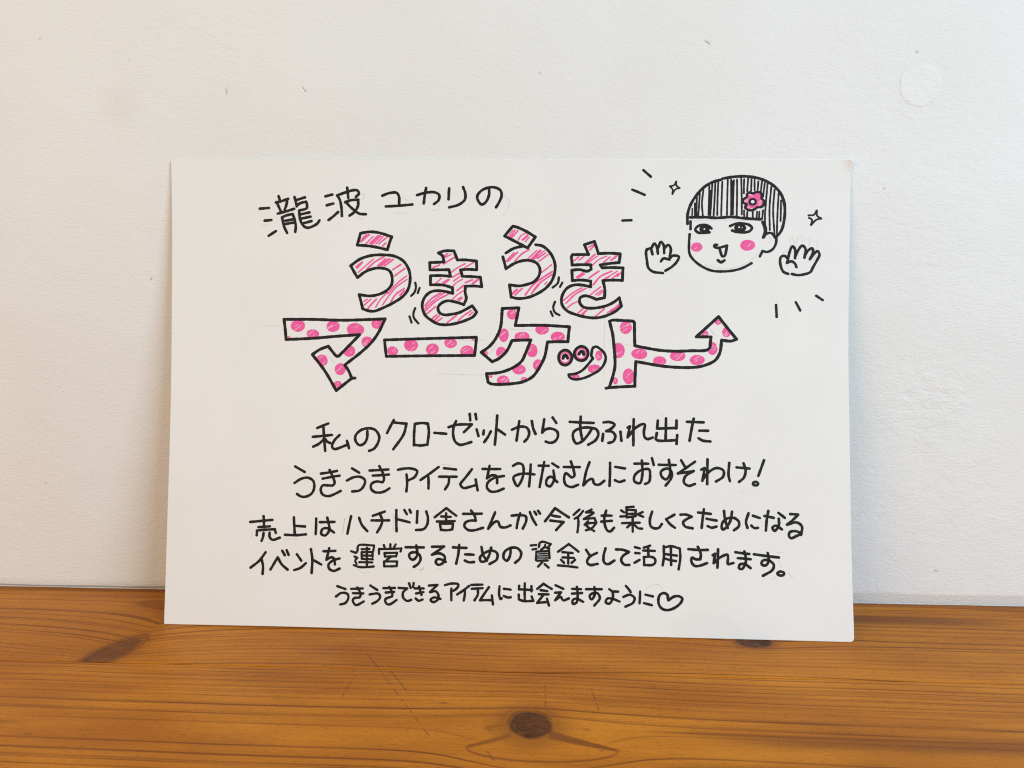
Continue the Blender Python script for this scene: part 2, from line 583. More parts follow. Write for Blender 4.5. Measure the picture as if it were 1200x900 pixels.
# ------------------------------------------------------------------ paper sign
#<SURF>
TL = (-0.21113, -0.00338, 0.28586)
TR = (0.20998, -0.00262, 0.28503)
BR = (0.21000, -0.05677, 0.00030)
BL = (-0.21000, -0.05296, 0.00030)


def paper_point(u, v):
    """Front face of the leaning, slightly bowed sheet; u runs left to right, v top to bottom (0..1)."""
    a, b, c, d = (1 - u) * (1 - v), u * (1 - v), u * v, (1 - u) * v
    p = [TL[i] * a + TR[i] * b + BR[i] * c + BL[i] * d for i in range(3)]
    vv = min(1.0, max(0.0, v))
    bow = -(0.0050 + 0.0017 * u) * math.sin(math.pi * vv ** 0.85)
    bow += 0.0018 * math.exp(-((u - 0.25) / 0.13) ** 2) * (1 - vv) ** 6
    bow += 0.0006 * math.sin(u * 7.0 + 1.0) * math.sin(math.pi * vv)
    dog = max(0.0, (u - 0.988) / 0.012) * max(0.0, 1 - vv / 0.032)
    bow += 0.0024 * dog ** 1.2
    lift = 0.0005 * math.exp(-((u - 0.2) / 0.16) ** 2) * vv ** 8
    return (p[0], p[1] - bow, p[2] + lift)
#</SURF>


sign = bpy.data.objects.new("paper_sign", None)
COL.objects.link(sign)
sign.location = (0, -0.0548, 0)
sign.empty_display_size = 0.05
sign["label"] = "white paper sign with handwritten black Japanese lettering and pink polka dots, leaning against the wall"
sign["category"] = "sign"
bpy.context.view_layer.update()
INV = sign.matrix_world.inverted()

PWID, PHEI = 420.0, 290.0     # millimetres across and down the sheet


def paper_normal(u, v):
    e = 1e-3
    a, b = Vector(paper_point(u - e, v)), Vector(paper_point(u + e, v))
    c, d = Vector(paper_point(u, v - e)), Vector(paper_point(u, v + e))
    n = (b - a).cross(c - d)
    n.normalize()
    return n if n.y < 0 else -n


def part(name, verts, faces, mats, parent, mat_index=None, smooth=False):
    o = link_mesh(name, verts, faces, mats, None, smooth, mat_index)
    o.parent = parent
    if parent is sign:
        o.matrix_parent_inverse = INV
    return o


def build_sheet():
    def axis(n, L):
        a = [0, 0.4, 0.9, 1.6, 2.5, 4, 6.5]
        return [x for x in a] + list(np.linspace(10, L - 10, n)) + [L - x for x in a[::-1]]
    us, vs = axis(70, PWID), axis(50, PHEI)
    radii = {(1, 1): 2.3, (1, 0): 1.4, (0, 1): 0.6, (0, 0): 0.7}
    verts, back = [], []
    for y in vs:
        for x in us:
            qx, qy = x, y
            for (r_, b_), r in radii.items():
                ax = (PWID - x) if r_ else x
                ay = (PHEI - y) if b_ else y
                if ax < r and ay < r:
                    px, py = (r - ax) / r, (r - ay) / r
                    m = max(px, py)
                    hyp = math.hypot(px, py)
                    if hyp > 0:
                        px, py = px * m / hyp, py * m / hyp
                    ax, ay = r - px * r, r - py * r
                    qx = (PWID - ax) if r_ else ax
                    qy = (PHEI - ay) if b_ else ay
            # edges cut by hand: a faint wander
            if x == 0 or x == PWID:
                qx += 0.12 * math.sin(y * 0.05 + x)
            p = Vector(paper_point(qx / PWID, qy / PHEI))
            n = paper_normal(min(0.985, max(0.002, qx / PWID)), min(0.998, max(0.04, qy / PHEI)))
            verts.append(p)
            back.append(p - n * 0.00042)
    nu, nv = len(us), len(vs)
    faces = []
    N = nu * nv
    for j in range(nv - 1):
        for i in range(nu - 1):
            a = j * nu + i
            faces.append((a, a + nu, a + nu + 1, a + 1))
            faces.append((N + a, N + a + 1, N + a + nu + 1, N + a + nu))
    ring = [i for i in range(nu)] + [j * nu + nu - 1 for j in range(1, nv)] + \
           [(nv - 1) * nu + i for i in range(nu - 2, -1, -1)] + [j * nu for j in range(nv - 2, 0, -1)]
    for k in range(len(ring)):
        a, b = ring[k], ring[(k + 1) % len(ring)]
        faces.append((a, b, N + b, N + a))
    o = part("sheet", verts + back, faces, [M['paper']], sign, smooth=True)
    return o


build_sheet()

# ------------------------------------------------------------------ handwriting and drawing, in tenths of a millimetre on the sheet
DRAWING = """
P handwritten_line ink 1.75
s 563,305 621,300
s 593,380 636,376
s 617,476 665,445
s 683,227 687,239 692,262
s 666,266 705,256 743,243
s 673,268 685,297 697,323
s 737,250 732,280 721,311
s 676,336 728,322 781,305
s 704,361 715,414 735,457
s 702,359 734,346 771,338/ 785,381 790,421 786,450
s 719,381 771,372
s 724,401 774,392
s 784,232 791,260 797,290
s 795,251 849,234
s 799,286 816,272 857,260/ 862,280 859,302 816,315
s 812,317 814,347 822,384 842,415 865,424 896,415 926,397 940,377
s 821,340 876,328
s 827,366 884,354
s 836,396 889,382
s 979,227 1022,216
s 987,283 1028,272
s 997,375 1027,352 1057,325
s 1054,223 1068,247 1078,293 1081,349
s 1052,221 1112,200 1152,189 1179,190 1189,208 1170,230
s 1116,173 1122,237
s 1103,264 1138,251 1184,248/ 1182,286 1161,323 1129,347
s 1106,261 1125,283 1158,313 1191,335 1231,338
s 1335,222 1377,206 1423,204 1438,227 1439,271
s 1355,289 1521,276
s 1550,218 1603,203 1660,200 1688,217 1684,249 1656,273
s 1607,173 1599,214 1592,269
s 1750,175 1746,243
s 1836,167 1850,206 1847,245 1808,277 1751,293
s 1998,181 1997,216 1978,259 1953,275 1932,255 1924,224 1946,192 1988,171 2034,169 2069,188 2075,220 2059,262 2041,292
P pencil_trace pencil 0.51
s 1419,330 1493,329
s 1688,277 1677,306 1638,313
s 2090,220 2122,248 2112,304 2087,343
s 1461,236 1493,253
s 1195,210 1222,216 1218,239 1202,246
s 578,411 612,404
s 1037,403 1067,393
s 1177,353 1211,372
P title_letter ink 1.86
b
a 1197,457/ 1253,448 1310,453 1392,478/ 1377,520 1365,560/ 1296,544 1232,535 1176,532/
e
h 1199,510 1214,485 1235,468
h 1203,500 1253,467
h 1210,503 1249,465
h 1232,521 1274,478
h 1253,521 1306,471
h 1261,522 1316,472
h 1271,524 1324,474
h 1292,524 1338,478
h 1310,524 1363,481
h 1335,536 1356,517
b
a 1135,661 1196,618 1267,596 1338,592 1410,600 1466,631 1499,684 1508,741 1496,805 1467,848 1411,888 1347,921 1283,946 1250,944 1211,932/ 1210,925 1189,843/ 1261,850 1318,838 1364,813 1392,777 1394,727 1378,692 1338,676 1281,678 1224,700 1178,736/
e
h 1167,668 1210,635
h 1172,671 1208,637
h 1176,675 1207,641
h 1182,703 1281,617
h 1235,682 1289,635 1345,603
h 1306,660 1353,617
h 1317,660 1374,617
h 1331,660 1385,617
h 1349,660 1402,620
h 1399,684 1449,652
h 1410,724 1474,677
h 1486,723 1431,766 1368,835
h 1488,745 1424,791 1375,849 1336,906
h 1293,921 1318,878 1367,824
h 1471,802 1417,841 1389,885
h 1446,848 1471,816
h 1442,845 1467,820
h 1218,886 1239,871
h 1222,907 1261,871
h 1236,939 1268,900 1296,871
P motion_mark ink 1.47
s 1540,766 1544,794 1535,826 1514,849
s 1567,798 1556,830
P motion_mark ink 1.47
s 1540,926 1530,955 1532,984 1561,1021
s 1505,977 1518,1016
P title_letter ink 1.86
b
a 1715,615/ 1709,596 1684,578/ 1718,566 1780,564/ 1802,622/ 1852,621 1921,628/ 1923,683/ 1871,680 1822,684/ 1834,724/ 1889,725 1946,729/ 1955,788/ 1902,784 1853,786/ 1852,826 1859,861 1844,901/ 1816,892 1779,882 1741,878 1704,893 1683,921 1692,952 1723,966 1773,961 1816,951 1860,929 1896,908/ 1925,947/ 1903,976 1860,998 1804,1017 1742,1028 1686,1024 1643,1002 1605,971 1586,928 1586,890 1604,850 1641,821 1691,815 1735,821 1775,832/ 1772,796/ 1716,780 1635,778/ 1635,721/ 1703,720 1760,724/ 1750,683/ 1691,684 1631,685/ 1630,639/ 1678,637 1718,635/
e
h 1712,606 1740,584
h 1715,612 1762,587
h 1718,646 1790,602
h 1650,671 1684,656
h 1653,668 1690,654
h 1765,699 1802,671 1849,645
h 1846,670 1901,638
h 1772,730 1815,705
h 1778,755 1818,724
h 1669,768 1703,737
h 1710,765 1747,743
h 1713,768 1750,745
h 1719,771 1753,746
h 1772,789 1797,764 1834,742
h 1800,814 1843,780
h 1852,764 1896,745
h 1896,767 1930,742
h 1902,770 1933,745
h 1772,870 1803,839 1846,811
h 1803,870 1828,855
h 1810,880 1834,858
h 1602,909 1642,865 1698,830
h 1599,928 1660,871 1722,827
h 1605,940 1673,877 1747,836
h 1614,959 1667,915
h 1640,996 1677,965
h 1652,1009 1692,971
h 1668,1015 1708,986
h 1742,1014 1798,970
h 1811,1001 1844,970 1891,938
h 1876,970 1900,948
P title_letter ink 1.86
b
a 2146,409/ 2174,416 2227,440 2286,476/ 2238,545/ 2182,515 2095,471/
e
h 2118,473 2146,434
h 2129,478 2160,434
h 2139,480 2178,437
h 2178,497 2196,469 2227,451
h 2203,494 2238,462
h 2211,497 2241,469
h 2224,506 2246,479
s 2103,577 2154,547 2210,533
s 2288,524 2330,532 2372,567 2401,617 2410,667 2395,738 2360,788 2311,824 2248,852 2184,861 2138,852/ 2127,775/ 2184,782 2233,773 2282,753 2310,717 2315,674 2295,639 2253,623 2204,625 2154,643 2105,675/ 2085,601
h 2108,626 2154,576
h 2115,629 2175,572
h 2161,625 2203,582 2249,554
h 2239,614 2295,561
h 2260,614 2316,557
h 2267,616 2323,561
h 2278,614 2344,561
h 2299,610 2351,575
h 2309,628 2365,585
h 2324,699 2387,649
h 2226,838 2275,774 2331,731 2391,692
h 2265,830 2303,774 2391,709
h 2276,817 2311,774
h 2346,770 2360,758
h 2145,828 2173,802
h 2147,832 2177,804
h 2163,839 2205,799
P motion_mark ink 1.47
s 2433,727 2427,762 2395,791
s 2455,759 2441,786
P motion_mark ink 1.47
s 2410,880 2400,915 2411,947 2439,963
s 2384,940 2397,969
P title_letter ink 1.86
b
a 2516,585 2615,584/ 2589,523/ 2650,502/ 2676,578/ 2740,575 2810,578/ 2804,633/ 2754,638 2687,648/ 2700,666/ 2767,664 2828,666/ 2825,744/ 2768,742 2705,746/ 2717,798 2716,853/ 2666,863/ 2634,850 2595,841 2566,854 2563,883 2583,909 2621,918 2673,915 2730,901 2775,878 2807,852/ 2820,904/ 2788,933 2731,963 2667,978 2602,974 2538,958 2486,936 2457,903 2450,864 2463,822 2491,789 2536,773 2588,776 2630,785/ 2630,749/ 2575,743 2516,747/ 2513,682/ 2561,678 2607,688 2632,676/ 2629,648/ 2574,647 2515,650/ 2509,600/
e
h 2615,538 2650,517
h 2625,554 2647,531
h 2526,623 2554,600
h 2558,618 2586,597
h 2596,636 2654,583
h 2606,639 2670,593
h 2635,655 2677,616 2728,593
h 2709,632 2747,599
h 2754,619 2792,589
h 2760,615 2792,584
h 2776,606 2795,583
h 2542,727 2581,698
h 2552,730 2591,704
h 2620,730 2680,687
h 2646,772 2690,720 2758,687
h 2716,733 2793,687
h 2723,736 2748,716
h 2764,729 2799,703
h 2793,719 2815,696
h 2630,834 2691,785
h 2659,834 2701,804
h 2675,838 2707,814
h 2463,871 2518,825 2575,792
h 2479,887 2537,831 2601,795
h 2476,929 2512,896 2550,877
h 2551,951 2583,922
h 2576,955 2608,928
h 2582,956 2607,931
h 2586,958 2602,932
h 2660,970 2715,921
h 2734,947 2769,921
h 2756,937 2811,888
h 2782,927 2807,898
P title_letter ink 1.92
b
a 716,1001/ 898,1000 1086,1004 1352,994/ 1318,1068 1275,1134 1213,1196 1102,1285/ 1127,1322 1147,1368/ 1091,1413 1051,1446/ 977,1323 897,1221/ 944,1189 997,1168/ 1051,1230 1064,1229/ 1125,1166 1194,1094/ 1050,1105 899,1119 730,1128/
e
s 1147,1368 1168,1366
k 804,1041 46,38
k 899,1091 40,29
k 1026,1042 41,37
k 1167,1062 55,41
k 1302,1024 35,34
k 1241,1140 37,35
k 1129,1197 38,37
k 957,1258 37,38
k 1074,1311 35,38
k 1060,1410 26,26
k 745,1116 13,11
k 1000,1178 17,12
P title_letter ink 1.86
b
a 1350,1126/ 1578,1117 1924,1105/ 1913,1219/ 1636,1223 1362,1229/
e
k 1401,1195 35,29
k 1516,1158 45,38
k 1650,1183 40,38
k 1763,1141 40,33
k 1866,1193 43,36
k 1905,1120 10,8
P pencil_trace pencil 0.45
s 1805,1127 1990,1121
s 1673,1335 1793,1338 1970,1341
s 584,1046 688,1040
s 988,1223 1039,1273
s 2094,1052 2282,1057
s 2007,1209 2049,1150
s 2718,1005 2717,1352
s 2746,1117 2890,1152
P title_letter ink 1.92
b
a 2084,924/ 2187,919/ 2165,1030/ 2333,1027 2501,1035/ 2492,1128/ 2366,1131/ 2348,1225 2309,1303 2277,1346 2219,1379 2142,1393 2064,1398 2016,1394 1999,1384/ 1989,1332/ 2077,1322 2154,1292 2206,1252 2231,1200 2263,1119/ 2198,1121 2146,1123/ 2114,1188 2069,1234 2024,1257/ 1955,1199/ 2010,1157 2049,1104 2074,1039 2083,937/
e
k 2145,960 33,33
k 2094,1091 31,43
k 2079,1198 33,35
k 1985,1206 14,16
k 2208,1100 48,32
k 2331,1053 43,32
k 2429,1098 45,32
k 2270,1185 35,42
k 2190,1303 42,32
k 2309,1277 32,38
k 2093,1374 40,32
k 2223,1366 22,16
k 2015,1346 12,12
P title_letter ink 1.81
E 2476,1227 42,46
E 2575,1201 43,44
w 2.03
s 2463,1232 2468,1218 2476,1210 2486,1219 2491,1231
s 2561,1205 2568,1192 2576,1186 2586,1192 2590,1206
w 1.69
r 2476,1227 30,34
r 2575,1201 31,32
b
a 2647,1164/ 2666,1157 2691,1171 2719,1201 2726,1229 2714,1268 2687,1302 2631,1336 2581,1356 2531,1361 2506,1351 2498,1332/ 2542,1326 2581,1306 2609,1278 2647,1230/ 2636,1213/ 2641,1179/
e
k 2683,1213 22,32
k 2656,1296 40,29
k 2540,1343 26,13
P title_letter ink 1.92
b
a 2748,999/ 2765,992 2823,993 2892,997/ 2901,1007/ 2904,1149/
a 2975,1163 3066,1177 3158,1181 3249,1177 3339,1173 3361,1159 3364,1134 3369,1091/ 3279,1091/ 3414,965/ 3524,1103/ 3490,1115 3433,1110/ 3424,1183 3397,1232 3346,1261 3285,1277 3188,1281 3067,1273 2975,1258 2911,1247/
a 2905,1400/ 2748,1410/ 2770,1340 2783,1273 2777,1161 2768,1078/
e
s 2748,1410 2729,1414
k 2848,1038 38,39
k 2802,1181 41,47
k 2932,1199 49,34
k 2866,1339 36,49
k 2786,1368 15,22
k 3056,1242 41,29
k 3167,1210 48,32
k 3285,1234 46,32
k 3377,1162 32,40
k 3333,1072 21,20
k 3411,1000 20,15
k 3463,1060 27,32
P pencil_trace pencil 0.45
s 3363,1048 3400,1085
s 3369,1042 3381,1067
P drawn_face ink 1.64
s 3233,456 3230,519 3234,576 3259,614 3313,656 3370,680 3432,685 3505,678 3561,661 3611,633
s 3661,591 3677,557/ 3705,563 3738,546 3757,511 3760,477
s 3681,469 3703,449 3731,448 3754,477
s 3237,376 3238,423
P drawn_face/hair ink 1.41
w 1.81
s 3219,391 3219,333 3235,276 3268,219 3312,168 3367,134 3420,118
s 3428,112 3495,101 3579,99 3652,112 3720,143 3771,190 3800,246 3808,309 3803,377 3787,434 3754,474
s 3236,351 3332,350 3388,354 3489,348 3556,355 3660,362
s 3675,378 3691,434 3679,474
s 3681,383 3695,429 3684,472
w 1.13
s 3262,265 3264,347
s 3274,225 3273,345
s 3291,199 3284,336
s 3313,179 3305,265 3312,342
s 3348,154 3346,336
s 3366,142 3357,339
s 3384,131 3377,344
s 3402,122 3399,336
s 3426,131 3423,338
s 3459,119 3458,335
s 3479,119 3483,335
s 3496,122 3494,332
s 3515,117 3517,344
s 3540,111 3548,332
s 3558,116 3558,202
s 3582,111 3578,190
s 3602,111 3601,187
s 3621,116 3623,184
s 3644,128 3640,190
s 3666,130 3660,196
s 3683,139 3674,224
s 3700,139 3692,264 3688,355 3695,429
s 3723,159 3715,292 3719,429
s 3743,179 3737,309 3748,457
s 3768,201 3763,355 3762,451
s 3783,246 3783,372
s 3783,207 3801,275
s 3561,307 3563,349
s 3581,315 3579,355
s 3614,318 3615,358
s 3640,315 3638,358
s 3654,315 3652,361
s 3676,306 3671,360
w 0.90
s 3247,296 3246,345
s 3358,185 3354,333
s 3488,128 3490,321
P drawn_face/flower ink 1.58
O 3576,207 3592,196 3612,203 3632,195 3657,197 3667,214 3665,233 3680,248 3677,275 3661,288 3643,287 3628,299 3606,307 3583,303 3567,287 3576,270 3557,261 3554,242 3568,231 3577,224
E 3612,254 18,16
V 3612,254 11,10
l 3563,248 3579,236
l 3575,295 3594,287
l 3639,287 3661,264
l 3566,255 3582,248
l 3595,301 3611,295
l 3587,207 3610,218
l 3649,261 3663,248
P drawn_face/eye ink 1.69
s 3365,419 3344,402 3316,397 3282,406 3267,426 3283,444 3316,447 3353,443
f 3323,424 32,25
V 3322,423 5,5
P drawn_face/eye ink 1.69
s 3478,404 3512,390 3557,388 3596,398 3611,415 3597,435 3558,443 3513,439 3491,431
f 3539,415 37,27
V 3533,411 5,6
V 3551,414 3,3
P drawn_face/nose ink 1.69
s 3401,520 3385,520 3384,530 3402,539 3461,525
s 3416,541 3426,576 3434,592 3448,588 3456,558 3461,527
P drawn_face/mouth ink 1.81
s 3407,616 3426,628 3447,616
P drawn_face/cheek pink 0.56
d 3277,535 35,29
P drawn_face/cheek pink 0.56
d 3586,522 46,34
P pencil_trace pencil 0.45
s 3237,371 3444,367 3640,369
s 3325,645 3448,667 3572,638 3660,569
s 3709,460 3726,489 3704,514
s 3454,427 3479,407
s 3846,523 3842,484 3853,470 3873,512 3894,473 3913,470 3916,500
s 3927,495 3959,478 3957,522
s 3970,500 4008,497 4009,533
s 3800,568 3819,556
s 3939,625 3983,611 4004,583
P drawn_hand ink 1.69
s 2973,554 2994,543 3008,581
s 2973,548 2968,565 2974,619 2983,664 3011,688 3072,697
s 3002,540 3018,513 3034,536 3041,577
s 3042,540 3058,503 3075,523 3079,573
s 3083,540 3103,521 3119,544 3112,601
s 3112,610 3132,589 3169,595 3157,626 3125,659 3088,682
s 3059,625 3075,606 3112,614
P drawn_hand ink 1.69
s 3834,698 3804,684 3785,634 3789,593 3811,587 3830,606 3825,631
s 3828,629 3841,562 3857,527 3873,545 3874,601
s 3874,592 3890,556 3916,523 3936,542 3931,597
s 3933,584 3952,553 3976,539 3982,561 3964,606
s 3969,600 3993,567 4009,556 4021,578 4004,617 3983,656 3967,686 3929,700 3891,705 3856,698
s 3828,629 3852,620 3874,634 3883,656
P sparkle ink 1.13
s 3146,130/ 3147,154 3168,170/ 3142,179 3124,207/ 3125,179 3108,160/ 3134,152 3146,130
P sparkle ink 1.24
s 4000,307/ 4003,339 4028,356/ 3998,364 3967,396/ 3972,364 3954,352
s 3951,337 3983,333 4000,307
P emphasis_mark ink 1.64
s 2945,61 2991,101
P emphasis_mark ink 1.64
s 2879,181 2955,213
P emphasis_mark ink 1.64
s 2821,372 2876,370
P emphasis_mark ink 1.64
s 3762,890 3766,963
P emphasis_mark ink 1.64
s 3881,872 3908,923
P emphasis_mark ink 1.64
s 4004,832 4043,858
P handwritten_line ink 1.75
s 935,1680 1004,1651
s 974,1674 988,1822
s 908,1735 1028,1722
s 978,1748 949,1777 912,1796
s 988,1748 1000,1764 1017,1772
s 1076,1722 1045,1755 1030,1792 1043,1809 1126,1782
s 1123,1757 1137,1803
s 1250,1695 1248,1742 1230,1774 1201,1783 1176,1754 1178,1722 1210,1690 1257,1678 1300,1689 1325,1731 1315,1773 1292,1805 1263,1818
s 1414,1625 1373,1707
s 1414,1640 1494,1647/ 1477,1713 1414,1806
s 1546,1648 1542,1714 1543,1780
s 1546,1648 1590,1642 1627,1645/ 1634,1696 1626,1776
s 1543,1777 1583,1781 1626,1775
s 1669,1702 1743,1707
s 1757,1666 1806,1651 1901,1647/ 1852,1696
s 1803,1627 1789,1660 1786,1717 1801,1757 1830,1774 1865,1767 1899,1756
s 1887,1583 1891,1623
s 1923,1583 1929,1616
s 1931,1678 1943,1718
s 1976,1683 1973,1708
s 2019,1689 2002,1723 1979,1756
s 2058,1591 2053,1674 2045,1771
s 2062,1677 2108,1708
s 2150,1677 2198,1658 2241,1663 2257,1694 2247,1728 2228,1749
s 2195,1624 2187,1684 2179,1744
s 2273,1623 2281,1666 2296,1701
s 2401,1599 2424,1632
s 2349,1611 2337,1693/ 2358,1673 2392,1667 2430,1686 2433,1720 2410,1749 2382,1754 2359,1747
s 2507,1624 2654,1629
s 2574,1591 2572,1662 2583,1730
s 2643,1664 2620,1701 2581,1744 2547,1756 2527,1719 2532,1685 2575,1662 2631,1658 2671,1669 2683,1697 2666,1734 2621,1763
s 2714,1625 2750,1622 2782,1636 2762,1662 2731,1678/ 2768,1682 2787,1707 2773,1741 2745,1750
s 2712,1695 2707,1738
s 2818,1681 2824,1735
s 2899,1603 2897,1762
s 2862,1655 2876,1647/ 2862,1714/ 2913,1654 2958,1631 2967,1636 2961,1679 2967,1713 2984,1723 3015,1713
s 3046,1609 3042,1658/ 3161,1652
s 3160,1607 3158,1656
s 3096,1595 3093,1730
s 3040,1686 3033,1723/ 3048,1731 3161,1727
s 3164,1696 3160,1749
s 3223,1614 3324,1616
s 3264,1595 3239,1728
s 3298,1667 3351,1667
s 3293,1713 3318,1727 3365,1732
P handwritten_line ink 1.69
s 802,1920 862,1953
s 800,2022 838,1997 882,1988 917,2008 924,2048 909,2085 872,2105 841,2104 817,2089
s 964,1962 1065,1944
s 976,1993 1081,1973
s 1018,1939 1041,1985 1051,2021 1039,2035/ 1008,2034 977,2035 965,2059 978,2090 1013,2100 1047,2089 1090,2067
s 1158,1927 1204,1953
s 1127,2003 1169,1982 1212,1979 1241,2000 1232,2037 1208,2062 1163,2069
s 1268,1939 1386,1931
s 1288,1970 1389,1962
s 1329,1912 1352,1956 1359,1996 1350,2010/ 1312,2006 1282,2021 1279,2049 1301,2070 1339,2073 1369,2063 1395,2046
s 1445,1932 1487,1924 1531,1924 1565,1938 1550,1975 1513,1995
s 1499,1959 1504,2009 1500,2064
s 1698,1912 1649,1949 1587,1993
s 1634,1962 1637,2001 1637,2045
s 1732,1919 1806,1926
s 1702,1971 1810,1970
s 1764,1975 1761,2012 1740,2048
s 1905,1923 1866,1974 1835,2017 1854,2038 1891,2031 1934,2018
s 1929,1986 1942,2051
s 1971,1920 2081,1919
s 2014,1900 1998,1978/ 2026,1959 2057,1962 2062,2006
s 2104,1961 2044,1974 2005,2002 1999,2032 2021,2056 2058,2056 2103,2038
s 2158,1899 2189,1883 2217,1891 2225,1933 2211,1989 2187,2022 2169,1996 2162,1968 2197,1949 2246,1945 2292,1949
s 2268,1889 2259,2022
s 2317,1895 2379,1895
s 2351,1872 2337,1952 2324,2025
s 2401,1880 2438,1903
s 2408,1923 2413,1978 2387,2020 2366,2010 2369,1976 2393,1961 2432,1993
s 2471,1901 2569,1900
s 2515,1867 2531,1914 2536,1956 2519,1964/ 2484,1939 2474,1971 2484,2008 2519,2022 2561,2007
s 2629,1870 2609,1927 2592,2010/ 2624,1978 2648,1971 2658,1999 2686,2005 2721,1980
s 2755,1871 2752,2011
s 2787,1895 2846,1904
s 2785,1976 2811,1986 2842,1977
s 2904,1874 2988,1873
s 2949,1854 2952,1936 2937,1991 2904,1981 2904,1948 2941,1914 2992,1907 2999,1942 2992,1983 2968,1996
s 3010,1838 3021,1880
s 3052,1878 3155,1878
s 3113,1847 3120,1933 3095,1966 3069,1948 3065,1919 3102,1900 3128,1918 3128,1955 3093,2003
s 3187,1848 3212,1891
s 3271,1856 3168,1929/ 3263,1912/ 3212,1946 3204,1983 3233,2002 3270,1990
s 3347,1840 3344,1989
s 3308,1904 3329,1893/ 3315,1970
s 3318,1962 3358,1914 3402,1892 3442,1906 3441,1942 3398,1973
s 3478,1860 3473,1934 3481,1970
s 3522,1886 3600,1892
s 3564,1861 3576,1903 3565,1947 3536,1973
s 3687,1840 3652,1935
E 3635,1982 15,11
P handwritten_line ink 1.69
s 527,2266 666,2251
s 610,2230 615,2295
s 579,2297 651,2291
s 570,2347 571,2318/ 683,2308/ 690,2331
s 613,2332 610,2358 601,2381
s 651,2329 652,2357 671,2373 716,2359
s 801,2232 810,2342
s 811,2285 872,2288
s 748,2341 818,2342 879,2336
s 941,2239 940,2334
s 965,2260 1056,2257
s 1010,2231 1019,2265 1025,2307 999,2341 975,2331 982,2302 1011,2296 1055,2322
s 1159,2221 1138,2328
s 1209,2230 1227,2272 1262,2310
s 1294,2216 1368,2189
s 1287,2244 1395,2242
s 1340,2208 1354,2244 1344,2280 1323,2316
s 1440,2179 1444,2307
s 1449,2235 1524,2252
s 1490,2178 1506,2203
s 1522,2176 1530,2192
s 1571,2183 1569,2253
s 1626,2185 1637,2224 1632,2265 1612,2291 1564,2298
w 1.58
s 1678,2219 1750,2162/ 1812,2207
s 1719,2213 1778,2215
s 1749,2193 1750,2235
s 1693,2244 1803,2240
s 1712,2258 1718,2294/ 1757,2296 1789,2290/ 1793,2256/ 1712,2257
w 1.69
s 1855,2195 1969,2192
s 1903,2174 1927,2210 1933,2235/ 1901,2235 1870,2247 1863,2269 1885,2291 1919,2294 1979,2277
s 2052,2182 2032,2230 2010,2283/ 2050,2241 2070,2238 2084,2268 2113,2273 2147,2260
s 2153,2201 2197,2197 2240,2204 2243,2232 2223,2277
s 2206,2185 2192,2233 2185,2275
s 2265,2177 2282,2217 2305,2254
s 2293,2174 2305,2192
s 2316,2169 2328,2186
s 2359,2231 2419,2151/ 2504,2205
s 2402,2196 2450,2203
s 2391,2226 2472,2234/ 2427,2283
w 1.53
s 2569,2157 2533,2190
s 2591,2165 2565,2197 2539,2213
s 2561,2206 2563,2240 2557,2294
s 2643,2155 2609,2173/ 2656,2174 2596,2213/ 2661,2206/ 2672,2234
s 2622,2226 2601,2248/ 2635,2237 2672,2235/ 2644,2268 2608,2281
s 2607,2248 2631,2269 2659,2284
w 1.69
s 2732,2160 2721,2203 2724,2246 2739,2279 2756,2285 2780,2262
s 2704,2191 2765,2190
s 2702,2227 2765,2221
w 1.53
s 2854,2138 2898,2134
s 2855,2138 2857,2200
s 2862,2153 2911,2155/ 2911,2191/ 2860,2198
s 2862,2178 2909,2176
s 2823,2157 2841,2169
s 2819,2194 2849,2192
s 2953,2165 2924,2178
s 2924,2180 2957,2193
s 2828,2234 2935,2229
s 2893,2196 2893,2283
s 2883,2237 2860,2258
s 2898,2237 2927,2262 2950,2264
w 1.69
s 3011,2161 2997,2210 3002,2248 3025,2261 3051,2257 3069,2234
s 3145,2177 3095,2205/ 3118,2233 3148,2255
s 3182,2176 3216,2175 3249,2187/ 3210,2208 3197,2224 3210,2246 3254,2256
s 3288,2161 3365,2168
s 3323,2140 3309,2252
s 3339,2197 3398,2207
s 3345,2241 3369,2250 3397,2243
s 3444,2149 3450,2203 3466,2250
s 3492,2152 3481,2208 3453,2250 3433,2259 3431,2226 3459,2195 3503,2189 3533,2213 3530,2240 3502,2263
s 3591,2159 3575,2212 3583,2246
s 3617,2174 3658,2187
s 3607,2233 3624,2247 3646,2245
s 3686,2174 3740,2184
s 3709,2144 3699,2198 3693,2260
s 3769,2154 3807,2183
s 3771,2189 3770,2230 3745,2261 3732,2244 3751,2230 3789,2252
s 3840,2160 3887,2162/ 3851,2198 3820,2223/ 3878,2209 3908,2233 3901,2282
s 3904,2274 3872,2261 3836,2267 3830,2289 3841,2303 3877,2288 3904,2277
P handwritten_line ink 1.69
s 629,2450 591,2502 538,2545
s 605,2494 615,2533 614,2582
s 663,2554 706,2479/ 731,2520 770,2553
s 733,2439 750,2465
s 761,2435 774,2463
s 826,2459 854,2497
s 884,2511 850,2541 812,2555
s 913,2426 923,2485 921,2571
s 931,2493 980,2518
s 991,2437 1066,2433
s 1027,2418 1011,2489/ 1040,2473 1059,2480 1065,2515
s 1093,2479 1056,2490 1025,2517 1031,2543 1058,2555 1095,2540
w 1.47
s 1163,2433 1194,2443
s 1198,2440 1204,2428 1205,2404 1215,2395 1306,2396/ 1302,2428
s 1229,2420 1277,2418
s 1229,2438 1232,2479/ 1299,2480
s 1231,2438 1298,2436/ 1298,2465
s 1232,2458 1298,2458
s 1262,2410 1264,2517
s 1217,2499 1297,2499
s 1186,2465 1203,2473/ 1191,2489 1200,2510
s 1182,2517 1216,2528 1260,2528 1306,2523
s 1367,2393 1374,2412
s 1407,2387 1407,2407
s 1440,2387 1430,2406
